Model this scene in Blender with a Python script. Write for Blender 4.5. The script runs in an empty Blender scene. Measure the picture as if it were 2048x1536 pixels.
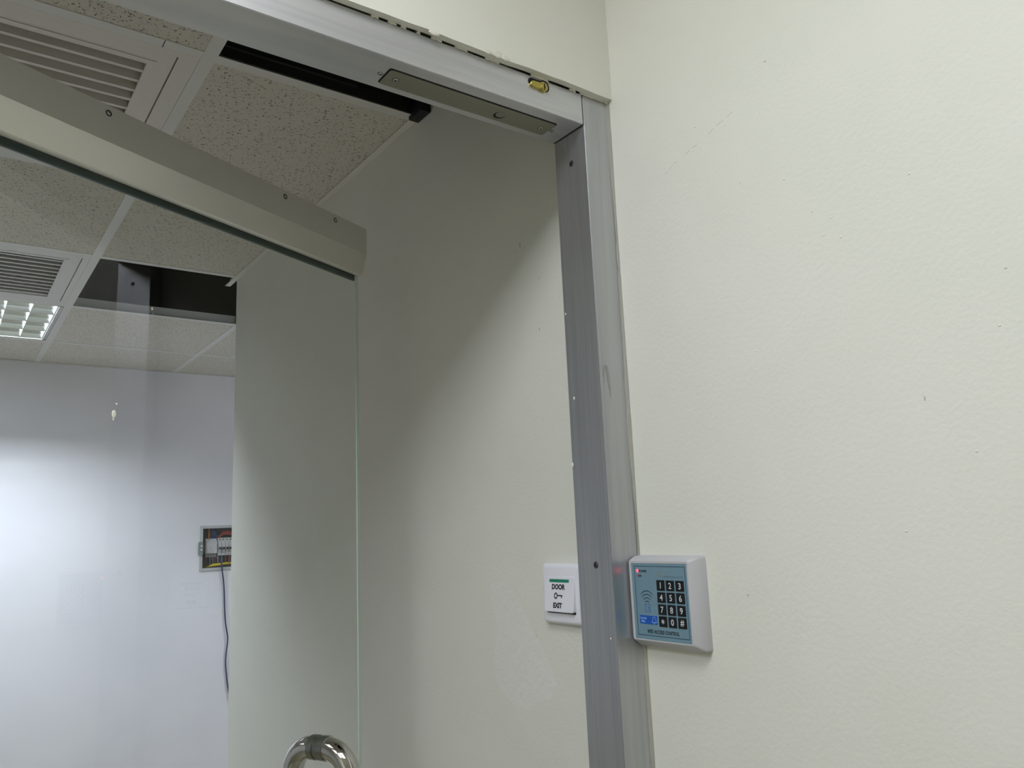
import bpy, bmesh, math, random
from mathutils import Vector, Matrix

random.seed(7)
C = bpy.context.scene.collection
SC = bpy.context.scene
H = 1.54                      # eye height above the floor; heights below are given from the eye level

# ------------------------------------------------------------------ camera, light, exposure
cam_d = bpy.data.cameras.new('camera')
cam_d.sensor_width = 36.0
cam_d.lens = 1583.58 / 2048 * 36.0
cam_d.clip_start = 0.02
cam = bpy.data.objects.new('camera', cam_d)
C.objects.link(cam)
RX = Vector((0.81037527, -0.5843722, -0.04243884))
DN = Vector((0.07027622, 0.16885321, -0.98313267))
FW = Vector((0.58168134, 0.79372396, 0.17790194))
cam.matrix_world = Matrix(((RX.x, -DN.x, -FW.x, 0), (RX.y, -DN.y, -FW.y, 0), (RX.z, -DN.z, -FW.z, H), (0, 0, 0, 1)))
SC.camera = cam

SC.view_settings.view_transform = 'Standard'
SC.view_settings.look = 'None'
SC.view_settings.exposure = 0.0
SC.view_settings.gamma = 1.0
SC.view_settings.use_curve_mapping = False
SC.cycles.use_denoising = True
SC.cycles.max_bounces = 12
SC.cycles.diffuse_bounces = 6
SC.cycles.glossy_bounces = 5
SC.cycles.transparent_max_bounces = 16
SC.cycles.sample_clamp_indirect = 4.0
SC.cycles.caustics_refractive = False
SC.cycles.blur_glossy = 0.5

w = bpy.data.worlds.new('world')
SC.world = w
w.use_nodes = True
w.node_tree.nodes['Background'].inputs[0].default_value = (0.02, 0.02, 0.022, 1)
w.node_tree.nodes['Background'].inputs[1].default_value = 0.2


def area(name, loc, sx, sy, power, col, spread=180):
    d = bpy.data.lights.new(name, 'AREA')
    d.shape = 'RECTANGLE'
    d.size, d.size_y = sx, sy
    d.energy = power
    d.color = col
    d.spread = math.radians(spread)
    o = bpy.data.objects.new(name, d)
    o.location = (loc[0], loc[1], loc[2] + H)
    C.objects.link(o)
    return o


HALL_COL = (0.75, 0.84, 1.0)
ROOM_COL = (0.80, 0.875, 1.0)
area('hall_lamp_glow', (-0.12, 0.20, 1.002), 0.55, 0.46, 5.7, HALL_COL, 180)
area('hall_lamp_glow', (-1.05, 0.20, 1.002), 0.55, 0.46, 12.5, HALL_COL, 180)
TUBE_W = 10.0


# ------------------------------------------------------------------ materials
def lin(c):
    c = c / 255.0
    return c / 12.92 if c <= 0.04045 else ((c + 0.055) / 1.055) ** 2.4


def rgb(r, g, b):
    return (lin(r), lin(g), lin(b), 1.0)


def mat(name, col, rough=0.5, metal=0.0, spec=0.5, bump=None, emit=None, aniso=0.0, tint=None, coat=0.0):
    m = bpy.data.materials.new(name)
    m.use_nodes = True
    nt = m.node_tree
    p = nt.nodes['Principled BSDF']
    p.inputs['Base Color'].default_value = col
    p.inputs['Roughness'].default_value = rough
    p.inputs['Metallic'].default_value = metal
    p.inputs['Specular IOR Level'].default_value = spec
    p.inputs['Anisotropic'].default_value = aniso
    p.inputs['Coat Weight'].default_value = coat
    if emit:
        p.inputs['Emission Color'].default_value = emit[0]
        p.inputs['Emission Strength'].default_value = emit[1]
    tc = nt.nodes.new('ShaderNodeTexCoord')
    if tint:                                  # (scale, second colour, lo, hi): soft patchiness of the paint
        n = nt.nodes.new('ShaderNodeTexNoise')
        n.inputs['Scale'].default_value = tint[0]
        n.inputs['Detail'].default_value = 4
        r = nt.nodes.new('ShaderNodeMapRange')
        r.inputs[1].default_value, r.inputs[2].default_value = tint[2], tint[3]
        x = nt.nodes.new('ShaderNodeMix')
        x.data_type = 'RGBA'
        if len(tint) > 4:
            tm = nt.nodes.new('ShaderNodeMapping')
            tm.inputs['Scale'].default_value = tint[4]
            nt.links.new(tc.outputs['Object'], tm.inputs['Vector'])
            nt.links.new(tm.outputs[0], n.inputs['Vector'])
        else:
            nt.links.new(tc.outputs['Object'], n.inputs['Vector'])
        nt.links.new(n.outputs['Fac'], r.inputs[0])
        nt.links.new(r.outputs[0], x.inputs['Factor'])
        x.inputs['A'].default_value = col
        x.inputs['B'].default_value = tint[1]
        nt.links.new(x.outputs['Result'], p.inputs['Base Color'])
    if bump:                                  # (scale, strength, distance, stretch)
        n = nt.nodes.new('ShaderNodeTexNoise')
        n.inputs['Scale'].default_value = bump[0]
        n.inputs['Detail'].default_value = 3
        mp = nt.nodes.new('ShaderNodeMapping')
        mp.inputs['Scale'].default_value = bump[3]
        b = nt.nodes.new('ShaderNodeBump')
        b.inputs['Strength'].default_value = bump[1]
        b.inputs['Distance'].default_value = bump[2]
        nt.links.new(tc.outputs['Object'], mp.inputs['Vector'])
        nt.links.new(mp.outputs[0], n.inputs['Vector'])
        nt.links.new(n.outputs['Fac'], b.inputs['Height'])
        nt.links.new(b.outputs[0], p.inputs['Normal'])
    return m


M = {}
M['plaster'] = mat('cream_plaster', rgb(226, 225, 216), 0.6, spec=0.3, bump=(170, 0.32, 0.0011, (1, 1, 1)), tint=(3, rgb(221, 221, 210), 0.4, 0.65))
M['far_plaster'] = mat('white_plaster', rgb(227, 225, 228), 0.6, spec=0.3, bump=(120, 0.2, 0.001, (1, 1, 1)), tint=(2.5, rgb(221, 219, 223), 0.4, 0.65))
M['bare_plaster'] = mat('lip_plaster', rgb(214, 208, 190), 0.8, bump=(60, 0.4, 0.002, (1, 1, 1)), tint=(20, rgb(200, 193, 174), 0.45, 0.65))
M['filler'] = mat('white_filler', rgb(214, 211, 200), 0.7, bump=(200, 0.5, 0.002, (1, 1, 1)))
M['caulk'] = mat('caulk_shade_grey', rgb(160, 158, 148), 0.7, bump=(120, 0.5, 0.002, (1, 1, 1)))  # caulk bead; its grey paints in the shade between post and wall
M['floor'] = mat('floor_tile', rgb(150, 141, 116), 0.35, tint=(6, rgb(142, 133, 108), 0.4, 0.6))
M['hall_ceiling'] = mat('hall_ceiling_white', rgb(225, 224, 220), 0.8)
M['slab'] = mat('slab_shade_black', rgb(16, 16, 17), 0.9)  # near-black colour stands in for the unlit dark above the suspended ceiling
M['black'] = mat('black_void', rgb(8, 8, 9), 0.8)
M['blacksteel'] = mat('black_steel', rgb(13, 14, 15), 0.6)
M['greyline'] = mat('dull_steel', rgb(70, 72, 74), 0.4, metal=0.3)
M['tee'] = mat('tee_white', rgb(218, 218, 214), 0.45)
M['vent'] = mat('vent_enamel', rgb(216, 212, 203), 0.4)
M['vent_far'] = mat('vent_far_enamel', rgb(214, 212, 210), 0.4)
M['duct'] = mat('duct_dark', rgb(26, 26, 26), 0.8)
M['alu'] = mat('brushed_aluminium', rgb(204, 204, 206), 0.34, metal=0.65, aniso=0.5, bump=(40, 0.10, 0.0006, (0.6, 14, 14)), tint=(9, rgb(192, 193, 197), 0.38, 0.68, (0.5, 4, 12)))
M['alu_post'] = mat('brushed_aluminium_post', rgb(190, 191, 193), 0.34, metal=0.82, bump=(40, 0.14, 0.0006, (16, 16, 0.5)), tint=(9, rgb(176, 178, 182), 0.38, 0.68, (9, 22, 0.35)))
M['rail'] = mat('satin_aluminium', rgb(212, 210, 203), 0.36, metal=0.5, bump=(60, 0.05, 0.0004, (1, 1, 12)))
M['plate'] = mat('satin_steel_plate', rgb(150, 147, 134), 0.36, metal=0.9, bump=(50, 0.06, 0.0004, (1, 14, 14)))
M['gasket'] = mat('green_black_gasket', rgb(64, 76, 74), 0.5)
M['screw'] = mat('screw_steel', rgb(190, 188, 182), 0.3, metal=1.0)
M['screwdark'] = mat('screw_dark_steel', rgb(105, 107, 108), 0.35, metal=1.0)
M['chrome'] = mat('polished_steel', rgb(205, 203, 198), 0.04, metal=1.0)
M['chromesatin'] = mat('satin_collar_steel', rgb(150, 152, 148), 0.28, metal=1.0)
M['brass'] = mat('brass', rgb(186, 170, 96), 0.3, metal=1.0)
M['abs'] = mat('light_grey_plastic', rgb(190, 190, 194), 0.42, bump=(600, 0.05, 0.0003, (1, 1, 1)))
M['panel'] = mat('blue_grey_membrane', rgb(112, 143, 158), 0.35)
M['navy'] = mat('navy_print', rgb(24, 44, 66), 0.5)
M['key'] = mat('black_key', rgb(10, 10, 14), 0.35)
M['digit'] = mat('white_print', rgb(214, 216, 220), 0.5)
M['ink'] = mat('dark_print', rgb(26, 30, 38), 0.5)
M['bell'] = mat('blue_print', rgb(12, 84, 176), 0.4)
M['belltxt'] = mat('pale_blue_print', rgb(150, 190, 230), 0.5)
M['gold'] = mat('faded_gold_print', rgb(134, 142, 128), 0.5)
M['fade'] = mat('faded_grey_print', rgb(104, 130, 144), 0.5)
M['led'] = mat('red_led', (1, 0.05, 0.08, 1), 0.4, emit=((1.0, 0.05, 0.09, 1), 4.0))
M['led_dim'] = mat('dim_red_led', rgb(120, 30, 40), 0.4, emit=((1.0, 0.05, 0.09, 1), 0.12))
M['white'] = mat('white_plastic', rgb(232, 232, 240), 0.3, spec=0.5)
M['green'] = mat('green_print', rgb(10, 128, 98), 0.45)
M['boxgrey'] = mat('grey_box_steel', rgb(176, 178, 176), 0.5)
M['boxin'] = mat('box_inside', rgb(84, 88, 86), 0.7)
M['latch'] = mat('latch_grey', rgb(120, 126, 126), 0.5)
M['module'] = mat('module_plastic', rgb(188, 188, 186), 0.5)
M['module2'] = mat('module_plastic_dark', rgb(120, 120, 118), 0.5)
M['toggle'] = mat('toggle_black', rgb(28, 30, 32), 0.4)
M['wire_blue'] = mat('blue_wire', rgb(44, 62, 110), 0.5)
M['wire_navy'] = mat('navy_cable', rgb(36, 38, 84), 0.5)
M['wire_red'] = mat('red_wire', rgb(150, 62, 50), 0.5)
M['wire_brown'] = mat('brown_wire', rgb(110, 52, 40), 0.5)
M['wire_orange'] = mat('orange_wire', rgb(176, 100, 50), 0.5)
M['wire_yellow'] = mat('yellow_wire', rgb(205, 185, 30), 0.5)
M['wire_grey'] = mat('grey_wire', rgb(110, 110, 116), 0.5)
M['mirror'] = mat('louvre_reflector', rgb(225, 228, 228), 0.16, metal=1.0)
M['blade'] = mat('louvre_blade', rgb(236, 240, 240), 0.35, spec=0.6)
M['tube'] = mat('lamp_tube', (0.9, 0.95, 1, 1), 0.4, emit=((0.87, 0.94, 1.0, 1), 6.0))
M['housing'] = mat('lamp_housing', rgb(200, 200, 198), 0.4)
M['hall_panel'] = mat('hall_diffuser', (1, 0.97, 0.9, 1), 0.4, emit=((1.0, 0.965, 0.9, 1), 6.0))
M['paint_drop'] = mat('cream_paint_drop', rgb(238, 236, 222), 0.5)
M['scuff'] = mat('grey_scuff', rgb(186, 184, 176), 0.8)
M['smudge'] = mat('grey_smudge', rgb(166, 167, 167), 0.42, metal=0.8)
M['patch'] = mat('skim_patch', rgb(226, 225, 218), 0.75, bump=(45, 0.5, 0.003, (1, 1, 1)))


def glass_mat():
    m = bpy.data.materials.new('door_glass')
    m.use_nodes = True
    nt = m.node_tree
    nt.nodes.clear()
    out = nt.nodes.new('ShaderNodeOutputMaterial')
    tr = nt.nodes.new('ShaderNodeBsdfTransparent')
    tr.inputs[0].default_value = (0.965, 0.982, 0.972, 1)
    gl = nt.nodes.new('ShaderNodeBsdfGlossy')
    gl.inputs['Roughness'].default_value = 0.0
    gl.inputs['Color'].default_value = (1, 1, 1, 1)
    fr = nt.nodes.new('ShaderNodeFresnel')
    fr.inputs['IOR'].default_value = 1.52
    mu = nt.nodes.new('ShaderNodeMath')
    mu.operation = 'MULTIPLY'
    mu.inputs[1].default_value = 1.15          # both faces of the pane reflect
    geo = nt.nodes.new('ShaderNodeNewGeometry')
    inv = nt.nodes.new('ShaderNodeMath')
    inv.operation = 'SUBTRACT'
    inv.inputs[0].default_value = 1.0
    mu2 = nt.nodes.new('ShaderNodeMath')
    mu2.operation = 'MULTIPLY'
    mx = nt.nodes.new('ShaderNodeMixShader')
    L = nt.links.new
    L(geo.outputs['Backfacing'], inv.inputs[1])
    L(fr.outputs[0], mu.inputs[0])
    L(mu.outputs[0], mu2.inputs[0])
    L(inv.outputs[0], mu2.inputs[1])
    L(mu2.outputs[0], mx.inputs[0])
    L(tr.outputs[0], mx.inputs[1])
    L(gl.outputs[0], mx.inputs[2])
    L(mx.outputs[0], out.inputs[0])
    return m


M['glass'] = glass_mat()
M['arris'] = mat('ground_glass_arris', rgb(205, 220, 212), 0.3, spec=0.8)


def edge_mat():
    """Polished edge of the pane: mostly see-through, faintly green."""
    m = bpy.data.materials.new('glass_edge')
    m.use_nodes = True
    nt = m.node_tree
    p = nt.nodes['Principled BSDF']
    p.inputs['Base Color'].default_value = rgb(170, 195, 182)
    p.inputs['Roughness'].default_value = 0.15
    t = nt.nodes.new('ShaderNodeBsdfTransparent')
    t.inputs[0].default_value = (0.86, 0.92, 0.88, 1)
    mx = nt.nodes.new('ShaderNodeMixShader')
    mx.inputs[0].default_value = 0.2
    nt.links.new(t.outputs[0], mx.inputs[1])
    nt.links.new(p.outputs[0], mx.inputs[2])
    nt.links.new(mx.outputs[0], nt.nodes['Material Output'].inputs[0])
    return m


M['glass_edge'] = edge_mat()


def tile_mat():
    """Mineral-fibre board: off-white with short dark fissures and pin holes."""
    m = mat('mineral_tile', rgb(214, 210, 200), 0.85, spec=0.2)
    nt = m.node_tree
    L = nt.links.new
    p = nt.nodes['Principled BSDF']
    geo = nt.nodes.new('ShaderNodeNewGeometry')
    masks = []
    for rot, sc, thr, keep in ((0.3, (75, 210, 60), 0.20, 0.20), (1.25, (70, 200, 60), 0.19, 0.18), (2.2, (85, 230, 60), 0.18, 0.18), (0.0, (240, 240, 90), 0.20, 0.22)):
        mp = nt.nodes.new('ShaderNodeMapping')
        mp.vector_type = 'POINT'
        mp.inputs['Rotation'].default_value = (0, 0, rot)
        sq = nt.nodes.new('ShaderNodeMapping')
        sq.inputs['Scale'].default_value = sc
        L(geo.outputs['Position'], mp.inputs['Vector'])
        L(mp.outputs[0], sq.inputs['Vector'])
        v = nt.nodes.new('ShaderNodeTexVoronoi')
        v.voronoi_dimensions = '2D'
        v.inputs['Scale'].default_value = 1.0
        L(sq.outputs[0], v.inputs['Vector'])
        a = nt.nodes.new('ShaderNodeMapRange')
        a.inputs[1].default_value, a.inputs[2].default_value = thr, thr + 0.06
        a.inputs[3].default_value, a.inputs[4].default_value = 1, 0
        L(v.outputs['Distance'], a.inputs[0])
        sep = nt.nodes.new('ShaderNodeSeparateColor')
        L(v.outputs['Color'], sep.inputs[0])
        lt = nt.nodes.new('ShaderNodeMath')
        lt.operation = 'LESS_THAN'
        lt.inputs[1].default_value = keep
        L(sep.outputs[0], lt.inputs[0])
        mul = nt.nodes.new('ShaderNodeMath')
        mul.operation = 'MULTIPLY'
        L(a.outputs[0], mul.inputs[0])
        L(lt.outputs[0], mul.inputs[1])
        m2 = nt.nodes.new('ShaderNodeMath')
        m2.operation = 'MULTIPLY'
        L(mul.outputs[0], m2.inputs[0])
        L(sep.outputs[1], m2.inputs[1])
        masks.append(m2)
    cur = masks[0]
    for k in masks[1:]:
        mx = nt.nodes.new('ShaderNodeMath')
        mx.operation = 'MAXIMUM'
        L(cur.outputs[0], mx.inputs[0])
        L(k.outputs[0], mx.inputs[1])
        cur = mx
    x = nt.nodes.new('ShaderNodeMix')
    x.data_type = 'RGBA'
    x.inputs['A'].default_value = rgb(214, 210, 200)
    x.inputs['B'].default_value = rgb(72, 70, 66)
    L(cur.outputs[0], x.inputs['Factor'])
    L(x.outputs['Result'], p.inputs['Base Color'])
    return m


M['tile'] = tile_mat()


# ------------------------------------------------------------------ helpers
def box(bm, x0, x1, y0, y1, z0, z1):
    v = [bm.verts.new((x, y, z)) for x in (x0, x1) for y in (y0, y1) for z in (z0, z1)]
    for f in ((0, 1, 3, 2), (4, 6, 7, 5), (0, 4, 5, 1), (2, 3, 7, 6), (0, 2, 6, 4), (1, 5, 7, 3)):
        bm.faces.new([v[i] for i in f])
    return v


def prism(bm, prof, fn0, fn1, caps=True):
    """Loft between two images of a closed profile."""
    a = [bm.verts.new(fn0(*q)) for q in prof]
    b = [bm.verts.new(fn1(*q)) for q in prof]
    n = len(prof)
    for i in range(n):
        bm.faces.new((a[i], a[(i + 1) % n], b[(i + 1) % n], b[i]))
    if caps:
        bm.faces.new(a[::-1])
        bm.faces.new(b)


def rings(bm, rs, cap0=True, cap1=True):
    """Loft a list of equal-length vertex rings."""
    vs = [[bm.verts.new(q) for q in r] for r in rs]
    n = len(rs[0])
    for a, b in zip(vs, vs[1:]):
        for i in range(n):
            bm.faces.new((a[i], a[(i + 1) % n], b[(i + 1) % n], b[i]))
    if cap0:
        bm.faces.new(vs[0][::-1])
    if cap1:
        bm.faces.new(vs[-1])


def tube(bm, pts, r, seg=10, caps=True):
    pts = [Vector(p) for p in pts]
    rs = []
    up = None
    for i, p in enumerate(pts):
        t = (pts[min(i + 1, len(pts) - 1)] - pts[max(i - 1, 0)]).normalized()
        if up is None:
            up = t.orthogonal().normalized()
        u = (up - t * up.dot(t)).normalized()
        up = u
        v = t.cross(u)
        rr = r[i] if isinstance(r, (list, tuple)) else r
        rs.append([p + (u * math.cos(k * 2 * math.pi / seg) + v * math.sin(k * 2 * math.pi / seg)) * rr for k in range(seg)])
    rings(bm, rs, caps, caps)


def disc_prism(bm, c, ax, r, h, seg=20, r1=None):
    """Short cylinder of radius r from point c along unit axis ax."""
    c, ax = Vector(c), Vector(ax).normalized()
    u = ax.orthogonal().normalized()
    v = ax.cross(u)
    r1 = r if r1 is None else r1
    ring = lambda o, q: [c + ax * o + (u * math.cos(k * 2 * math.pi / seg) + v * math.sin(k * 2 * math.pi / seg)) * q for k in range(seg)]
    rings(bm, [ring(0, r), ring(h, r1)])


def rrect(x0, x1, y0, y1, r, n=4):
    out = []
    for cx, cy, a0 in ((x1 - r, y1 - r, 0), (x0 + r, y1 - r, 90), (x0 + r, y0 + r, 180), (x1 - r, y0 + r, 270)):
        for k in range(n + 1):
            a = math.radians(a0 + 90 * k / n)
            out.append((cx + r * math.cos(a), cy + r * math.sin(a)))
    return out


def origin_of(o):
    return Vector(o['_org']) if o is not None and '_org' in o else Vector((0, 0, 0))


def obj(name, bm, m, parent=None, smooth=False, world_origin=False, bevel=0.0):
    """Link bm (in room coordinates, heights from the eye) as one mesh object."""
    if bevel:
        bmesh.ops.bevel(bm, geom=bm.edges[:], offset=bevel, segments=2, affect='EDGES', clamp_overlap=True)
    bmesh.ops.recalc_face_normals(bm, faces=bm.faces[:])
    for v in bm.verts:
        v.co.z += H
    if world_origin:
        org = Vector((0, 0, 0))
    else:
        lo = Vector([min(v.co[i] for v in bm.verts) for i in range(3)])
        hi = Vector([max(v.co[i] for v in bm.verts) for i in range(3)])
        org = (lo + hi) / 2
    for v in bm.verts:
        v.co -= org
    me = bpy.data.meshes.new(name)
    bm.to_mesh(me)
    bm.free()
    for k in (m if isinstance(m, (list, tuple)) else [m]):
        me.materials.append(M[k])
    if smooth:
        for f in me.polygons:
            f.use_smooth = True
        if smooth != 'all':
            try:
                me.set_sharp_from_angle(angle=math.radians(35))
            except Exception:
                pass
    o = bpy.data.objects.new(name, me)
    C.objects.link(o)
    o['_org'] = tuple(org)
    if parent is not None:
        o.parent = parent
        o.location = org - origin_of(parent)
    else:
        o.location = org
    return o


def tag(o, label=None, cat=None, group=None, kind=None):
    for k, v in (('label', label), ('category', cat), ('group', group), ('kind', kind)):
        if v:
            o[k] = v
    return o


def thing(name, loc, label=None, cat=None, group=None, kind=None):
    o = bpy.data.objects.new(name, None)
    C.objects.link(o)
    o.empty_display_size = 0.05
    org = Vector((loc[0], loc[1], loc[2] + H))
    o.location = org
    o['_org'] = tuple(org)
    return tag(o, label, cat, group, kind)


def copy_at(src, loc, parent):
    """A repeat piece sharing the mesh of src, centred at loc."""
    o = src.copy()
    C.objects.link(o)
    org = Vector((loc[0], loc[1], loc[2] + H))
    o['_org'] = tuple(org)
    o.parent = parent
    o.location = org - origin_of(parent)
    return o


def NB():
    return bmesh.new()


def one_box(name, m, parent, *a, bevel=0.0, **k):
    bm = NB()
    box(bm, *a)
    return obj(name, bm, m, parent, bevel=bevel, **k)


def text_bm(s, size, bold=0.0, depth=0.0, sx=1.0):
    cu = bpy.data.curves.new('lettering', 'FONT')
    cu.body = s
    cu.size = size
    cu.align_x = 'CENTER'
    cu.align_y = 'CENTER'
    cu.offset = bold * size
    cu.extrude = depth
    cu.resolution_u = 3
    t = bpy.data.objects.new('lettering', cu)
    C.objects.link(t)
    dg = bpy.context.evaluated_depsgraph_get()
    me = bpy.data.meshes.new_from_object(t.evaluated_get(dg))
    bpy.data.objects.remove(t)
    bm = NB()
    bm.from_mesh(me)
    for v in bm.verts:
        v.co.x *= sx
    # centre on the real ink
    lo = [min(v.co[i] for v in bm.verts) for i in range(2)]
    hi = [max(v.co[i] for v in bm.verts) for i in range(2)]
    for v in bm.verts:
        v.co.x -= (lo[0] + hi[0]) / 2
        v.co.y -= (lo[1] + hi[1]) / 2
    bpy.data.meshes.remove(me)
    return bm


def on_wall_bm(bm, xface, yc, zc, out=0.0002, tilt=None):
    """Stand flat artwork (x right, y up) on a face that looks towards -X."""
    for v in bm.verts:
        x, y, z = v.co
        dx = 0.0 if tilt is None else tilt(zc + y)
        v.co = (xface - out - z - dx, yc - x, zc + y)
    return bm


def text_on(name, s, size, m, parent, xface, yc, zc, bold=0.0, out=0.0002, sx=1.0, tilt=None):
    return obj(name, on_wall_bm(text_bm(s, size, bold, 0.00005, sx), xface, yc, zc, out, tilt), m, parent)


# ------------------------------------------------------------------ sizes of the room
XR = 0.766          # long wall with the reader
YF, YB = 0.777, 0.845   # front and back of the door frame
XJ = 0.717          # inside face of the post
ZS = 0.562          # underside of the head bar
ZT = 0.609          # top of the head bar
ZC = 0.846          # suspended ceiling
YE = 2.567           # where the long wall ends inside
YW = 4.193          # end wall of the inner room
ZFL = -H
ZTOP = 1.55
XL, XRR = -2.66, 2.75
HALL_Y, HALL_X, HALL_Z = -1.9, -1.9, 1.01

# ------------------------------------------------------------------ structure
def struct(name, bm, m, **k):
    o = obj(name, bm, m, world_origin=True, **k)
    o['kind'] = 'structure'
    return o


bm = NB()
box(bm, XL - .1, XRR + .1, HALL_Y - .1, YW + .3, ZFL - .1, ZFL)
struct('floor', bm, 'floor')

bm = NB()
box(bm, XR, XR + 0.10, HALL_Y - .1, YE, ZFL, ZTOP)
wall_right = struct('wall_right', bm, 'plaster')

# end wall with the opening for the recessed consumer unit
BX0, BX1, BZ0, BZ1 = 1.106, 1.345, -0.138, 0.062
bm = NB()
xs = (XL - .1, BX0, BX1, XRR + .1)
zs = (ZFL, BZ0, BZ1, ZC + .03)
for i in range(3):
    for j in range(3):
        if not (i == 1 and j == 1):
            box(bm, xs[i], xs[i + 1], YW, YW + 0.15, zs[j], zs[j + 1])
wb = struct('wall_back', bm, 'far_plaster')
one_box('upper_wall', 'slab', wb, XL - .1, XRR + .1, YW, YW + .15, ZC + .03, ZTOP)  # coloured near-black so the open bays look unlit

bm = NB()
box(bm, XL - .1, XL, YB - .05, YW, ZFL, ZC + .03)
wl = struct('wall_left', bm, 'far_plaster')
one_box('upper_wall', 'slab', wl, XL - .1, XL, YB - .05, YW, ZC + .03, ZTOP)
bm = NB()
box(bm, XRR, XRR + .1, YE - .2, YW, ZFL, ZC + .03)
wf = struct('wall_far_right', bm, 'far_plaster')
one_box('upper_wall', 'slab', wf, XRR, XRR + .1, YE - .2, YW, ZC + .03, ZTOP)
bm = NB()
box(bm, XR + 0.10, XRR, YE - 0.12, YE, ZFL, ZTOP)
struct('wall_return', bm, 'far_plaster')

# wall above and beside the door frame: a plaster skin, a hollow behind it, a rear leaf
bm = NB()
SK0, SK1 = 0.7665, 0.7762
n = 40
for i in range(n):                                         # skin with a slightly wavering lower edge
    xa = -0.46 + (XR + 0.46) * i / n
    xb = -0.46 + (XR + 0.46) * (i + 1) / n
    za, zb = (ZT + 0.0022 + 0.0007 * math.sin(q * 31) + 0.0005 * math.sin(q * 83 + 1) for q in (xa, xb))
    v = [bm.verts.new(q) for q in ((xa, SK0, za), (xb, SK0, zb), (xb, SK1, zb), (xa, SK1, za), (xa, SK0, ZTOP), (xb, SK0, ZTOP), (xb, SK1, ZTOP), (xa, SK1, ZTOP))]
    for f in ((0, 1, 5, 4), (2, 3, 7, 6), (0, 3, 2, 1), (4, 5, 6, 7)):
        bm.faces.new([v[k] for k in f])
bmesh.ops.remove_doubles(bm, verts=bm.verts[:], dist=1e-5)
wall_front = struct('wall_front', bm, 'plaster')
bm = NB()
box(bm, -0.46, XR, 0.80, YB, ZT + 0.003, ZTOP)
leaf = obj('rear_leaf', bm, 'plaster', wall_front)
bm = NB()
box(bm, XL, -0.462, SK0, YB, ZFL, ZTOP)
obj('side_leaf', bm, 'plaster', wall_front)
bm = NB()
box(bm, -0.46, XR, 0.7765, 0.7995, ZT + 0.03, ZT + 0.05)
obj('hollow_top', bm, 'black', wall_front)

bm = NB()
box(bm, HALL_X - .1, HALL_X, HALL_Y, SK0, ZFL, HALL_Z + .1)
struct('wall_hall_left', bm, 'plaster')
bm = NB()
box(bm, HALL_X - .1, XR, HALL_Y - .1, HALL_Y, ZFL, HALL_Z + .1)
struct('wall_hall_back', bm, 'plaster')
bm = NB()
box(bm, HALL_X - .1, XR, HALL_Y, SK0, HALL_Z, HALL_Z + .08)
struct('ceiling_hall', bm, 'hall_ceiling')
bm = NB()
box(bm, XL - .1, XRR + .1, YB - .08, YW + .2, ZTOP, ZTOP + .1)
struct('ceiling_slab', bm, 'slab')

# ------------------------------------------------------------------ suspended ceiling: tees and boards, each a piece of its own
ceiling = thing('ceiling', (0.05, 2.5, ZC), kind='structure')
gx = [0.343 + 0.6 * k for k in range(-5, 5)]               # long tees run into the room
gy = [1.337 + 0.599 * k for k in range(0, 5)]              # cross tees


def tee_bm(L, axis):
    bm = NB()
    if axis == 'y':
        box(bm, -0.012, 0.012, -L / 2, L / 2, 0, 0.0012)
        box(bm, -0.0015, 0.0015, -L / 2, L / 2, 0.0012, 0.038)
    else:
        box(bm, -L / 2, L / 2, -0.012, 0.012, 0.0003, 0.0013)
        box(bm, -L / 2, L / 2, -0.0015, 0.0015, 0.0013, 0.036)
    return bm


def wall_x(y):
    return XR if y < YE else XRR


L = YW - YB
for x in gx:
    y0 = YB if x < XR else YE
    bm = tee_bm(YW - y0, 'y')
    for v in bm.verts:
        v.co += Vector((x, (y0 + YW) / 2, ZC))
    obj('tee_bar', bm, 'tee', ceiling)
src = None
for y in gy:
    edges = [XL] + [x for x in gx if XL < x < wall_x(y)] + [wall_x(y)]
    for a, b in zip(edges, edges[1:]):
        a2, b2 = a + (0.012 if a in gx else 0), b - (0.012 if b in gx else 0)
        if b2 - a2 < 0.02:
            continue
        if abs((b2 - a2) - 0.576) < 1e-4 and src is not None:
            copy_at(src, ((a2 + b2) / 2, y, src['_zc']), ceiling)
            continue
        bm = tee_bm(b2 - a2, 'x')
        for v in bm.verts:
            v.co += Vector(((a2 + b2) / 2, y, ZC))
        o = obj('cross_tee', bm, 'tee', ceiling)
        if abs((b2 - a2) - 0.576) < 1e-4:
            src = o
            o['_zc'] = o['_org'][2] - H

one_box('tee_joint', 'black', ceiling, .2662, .2676, 1.3252, 1.3490, ZC + .0001, ZC + .0004)
# wall angles
for nm, a in (('wall_angle', (XR - .017, XR - .0005, 1.338, YE + .073, ZC - .0012, ZC)), ('wall_angle', (XL, XRR, YW - .022, YW - .0005, ZC - .0012, ZC)),
              ('wall_angle', (XL, XL + .022, YB, YW, ZC - .0012, ZC)), ('wall_angle', (XL, XR, YB + .0005, YB + .022, ZC - .0013, ZC - .0001))):
    bm = NB()
    box(bm, *a)
    x0, x1, y0, y1, z0, z1 = a
    if x1 - x0 < 0.05:
        wx = x1 - .0012 if x1 > 0 else x0
        box(bm, wx, wx + .0012, y0, y1, z1, z1 + .022)
    else:
        wy = y1 - .0012 if y1 > 2 else y0
        box(bm, x0, x1, wy, wy + .0012, z1, z1 + .022)
    obj(nm, bm, 'plaster' if x0 > .7 else 'tee', ceiling)

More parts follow.
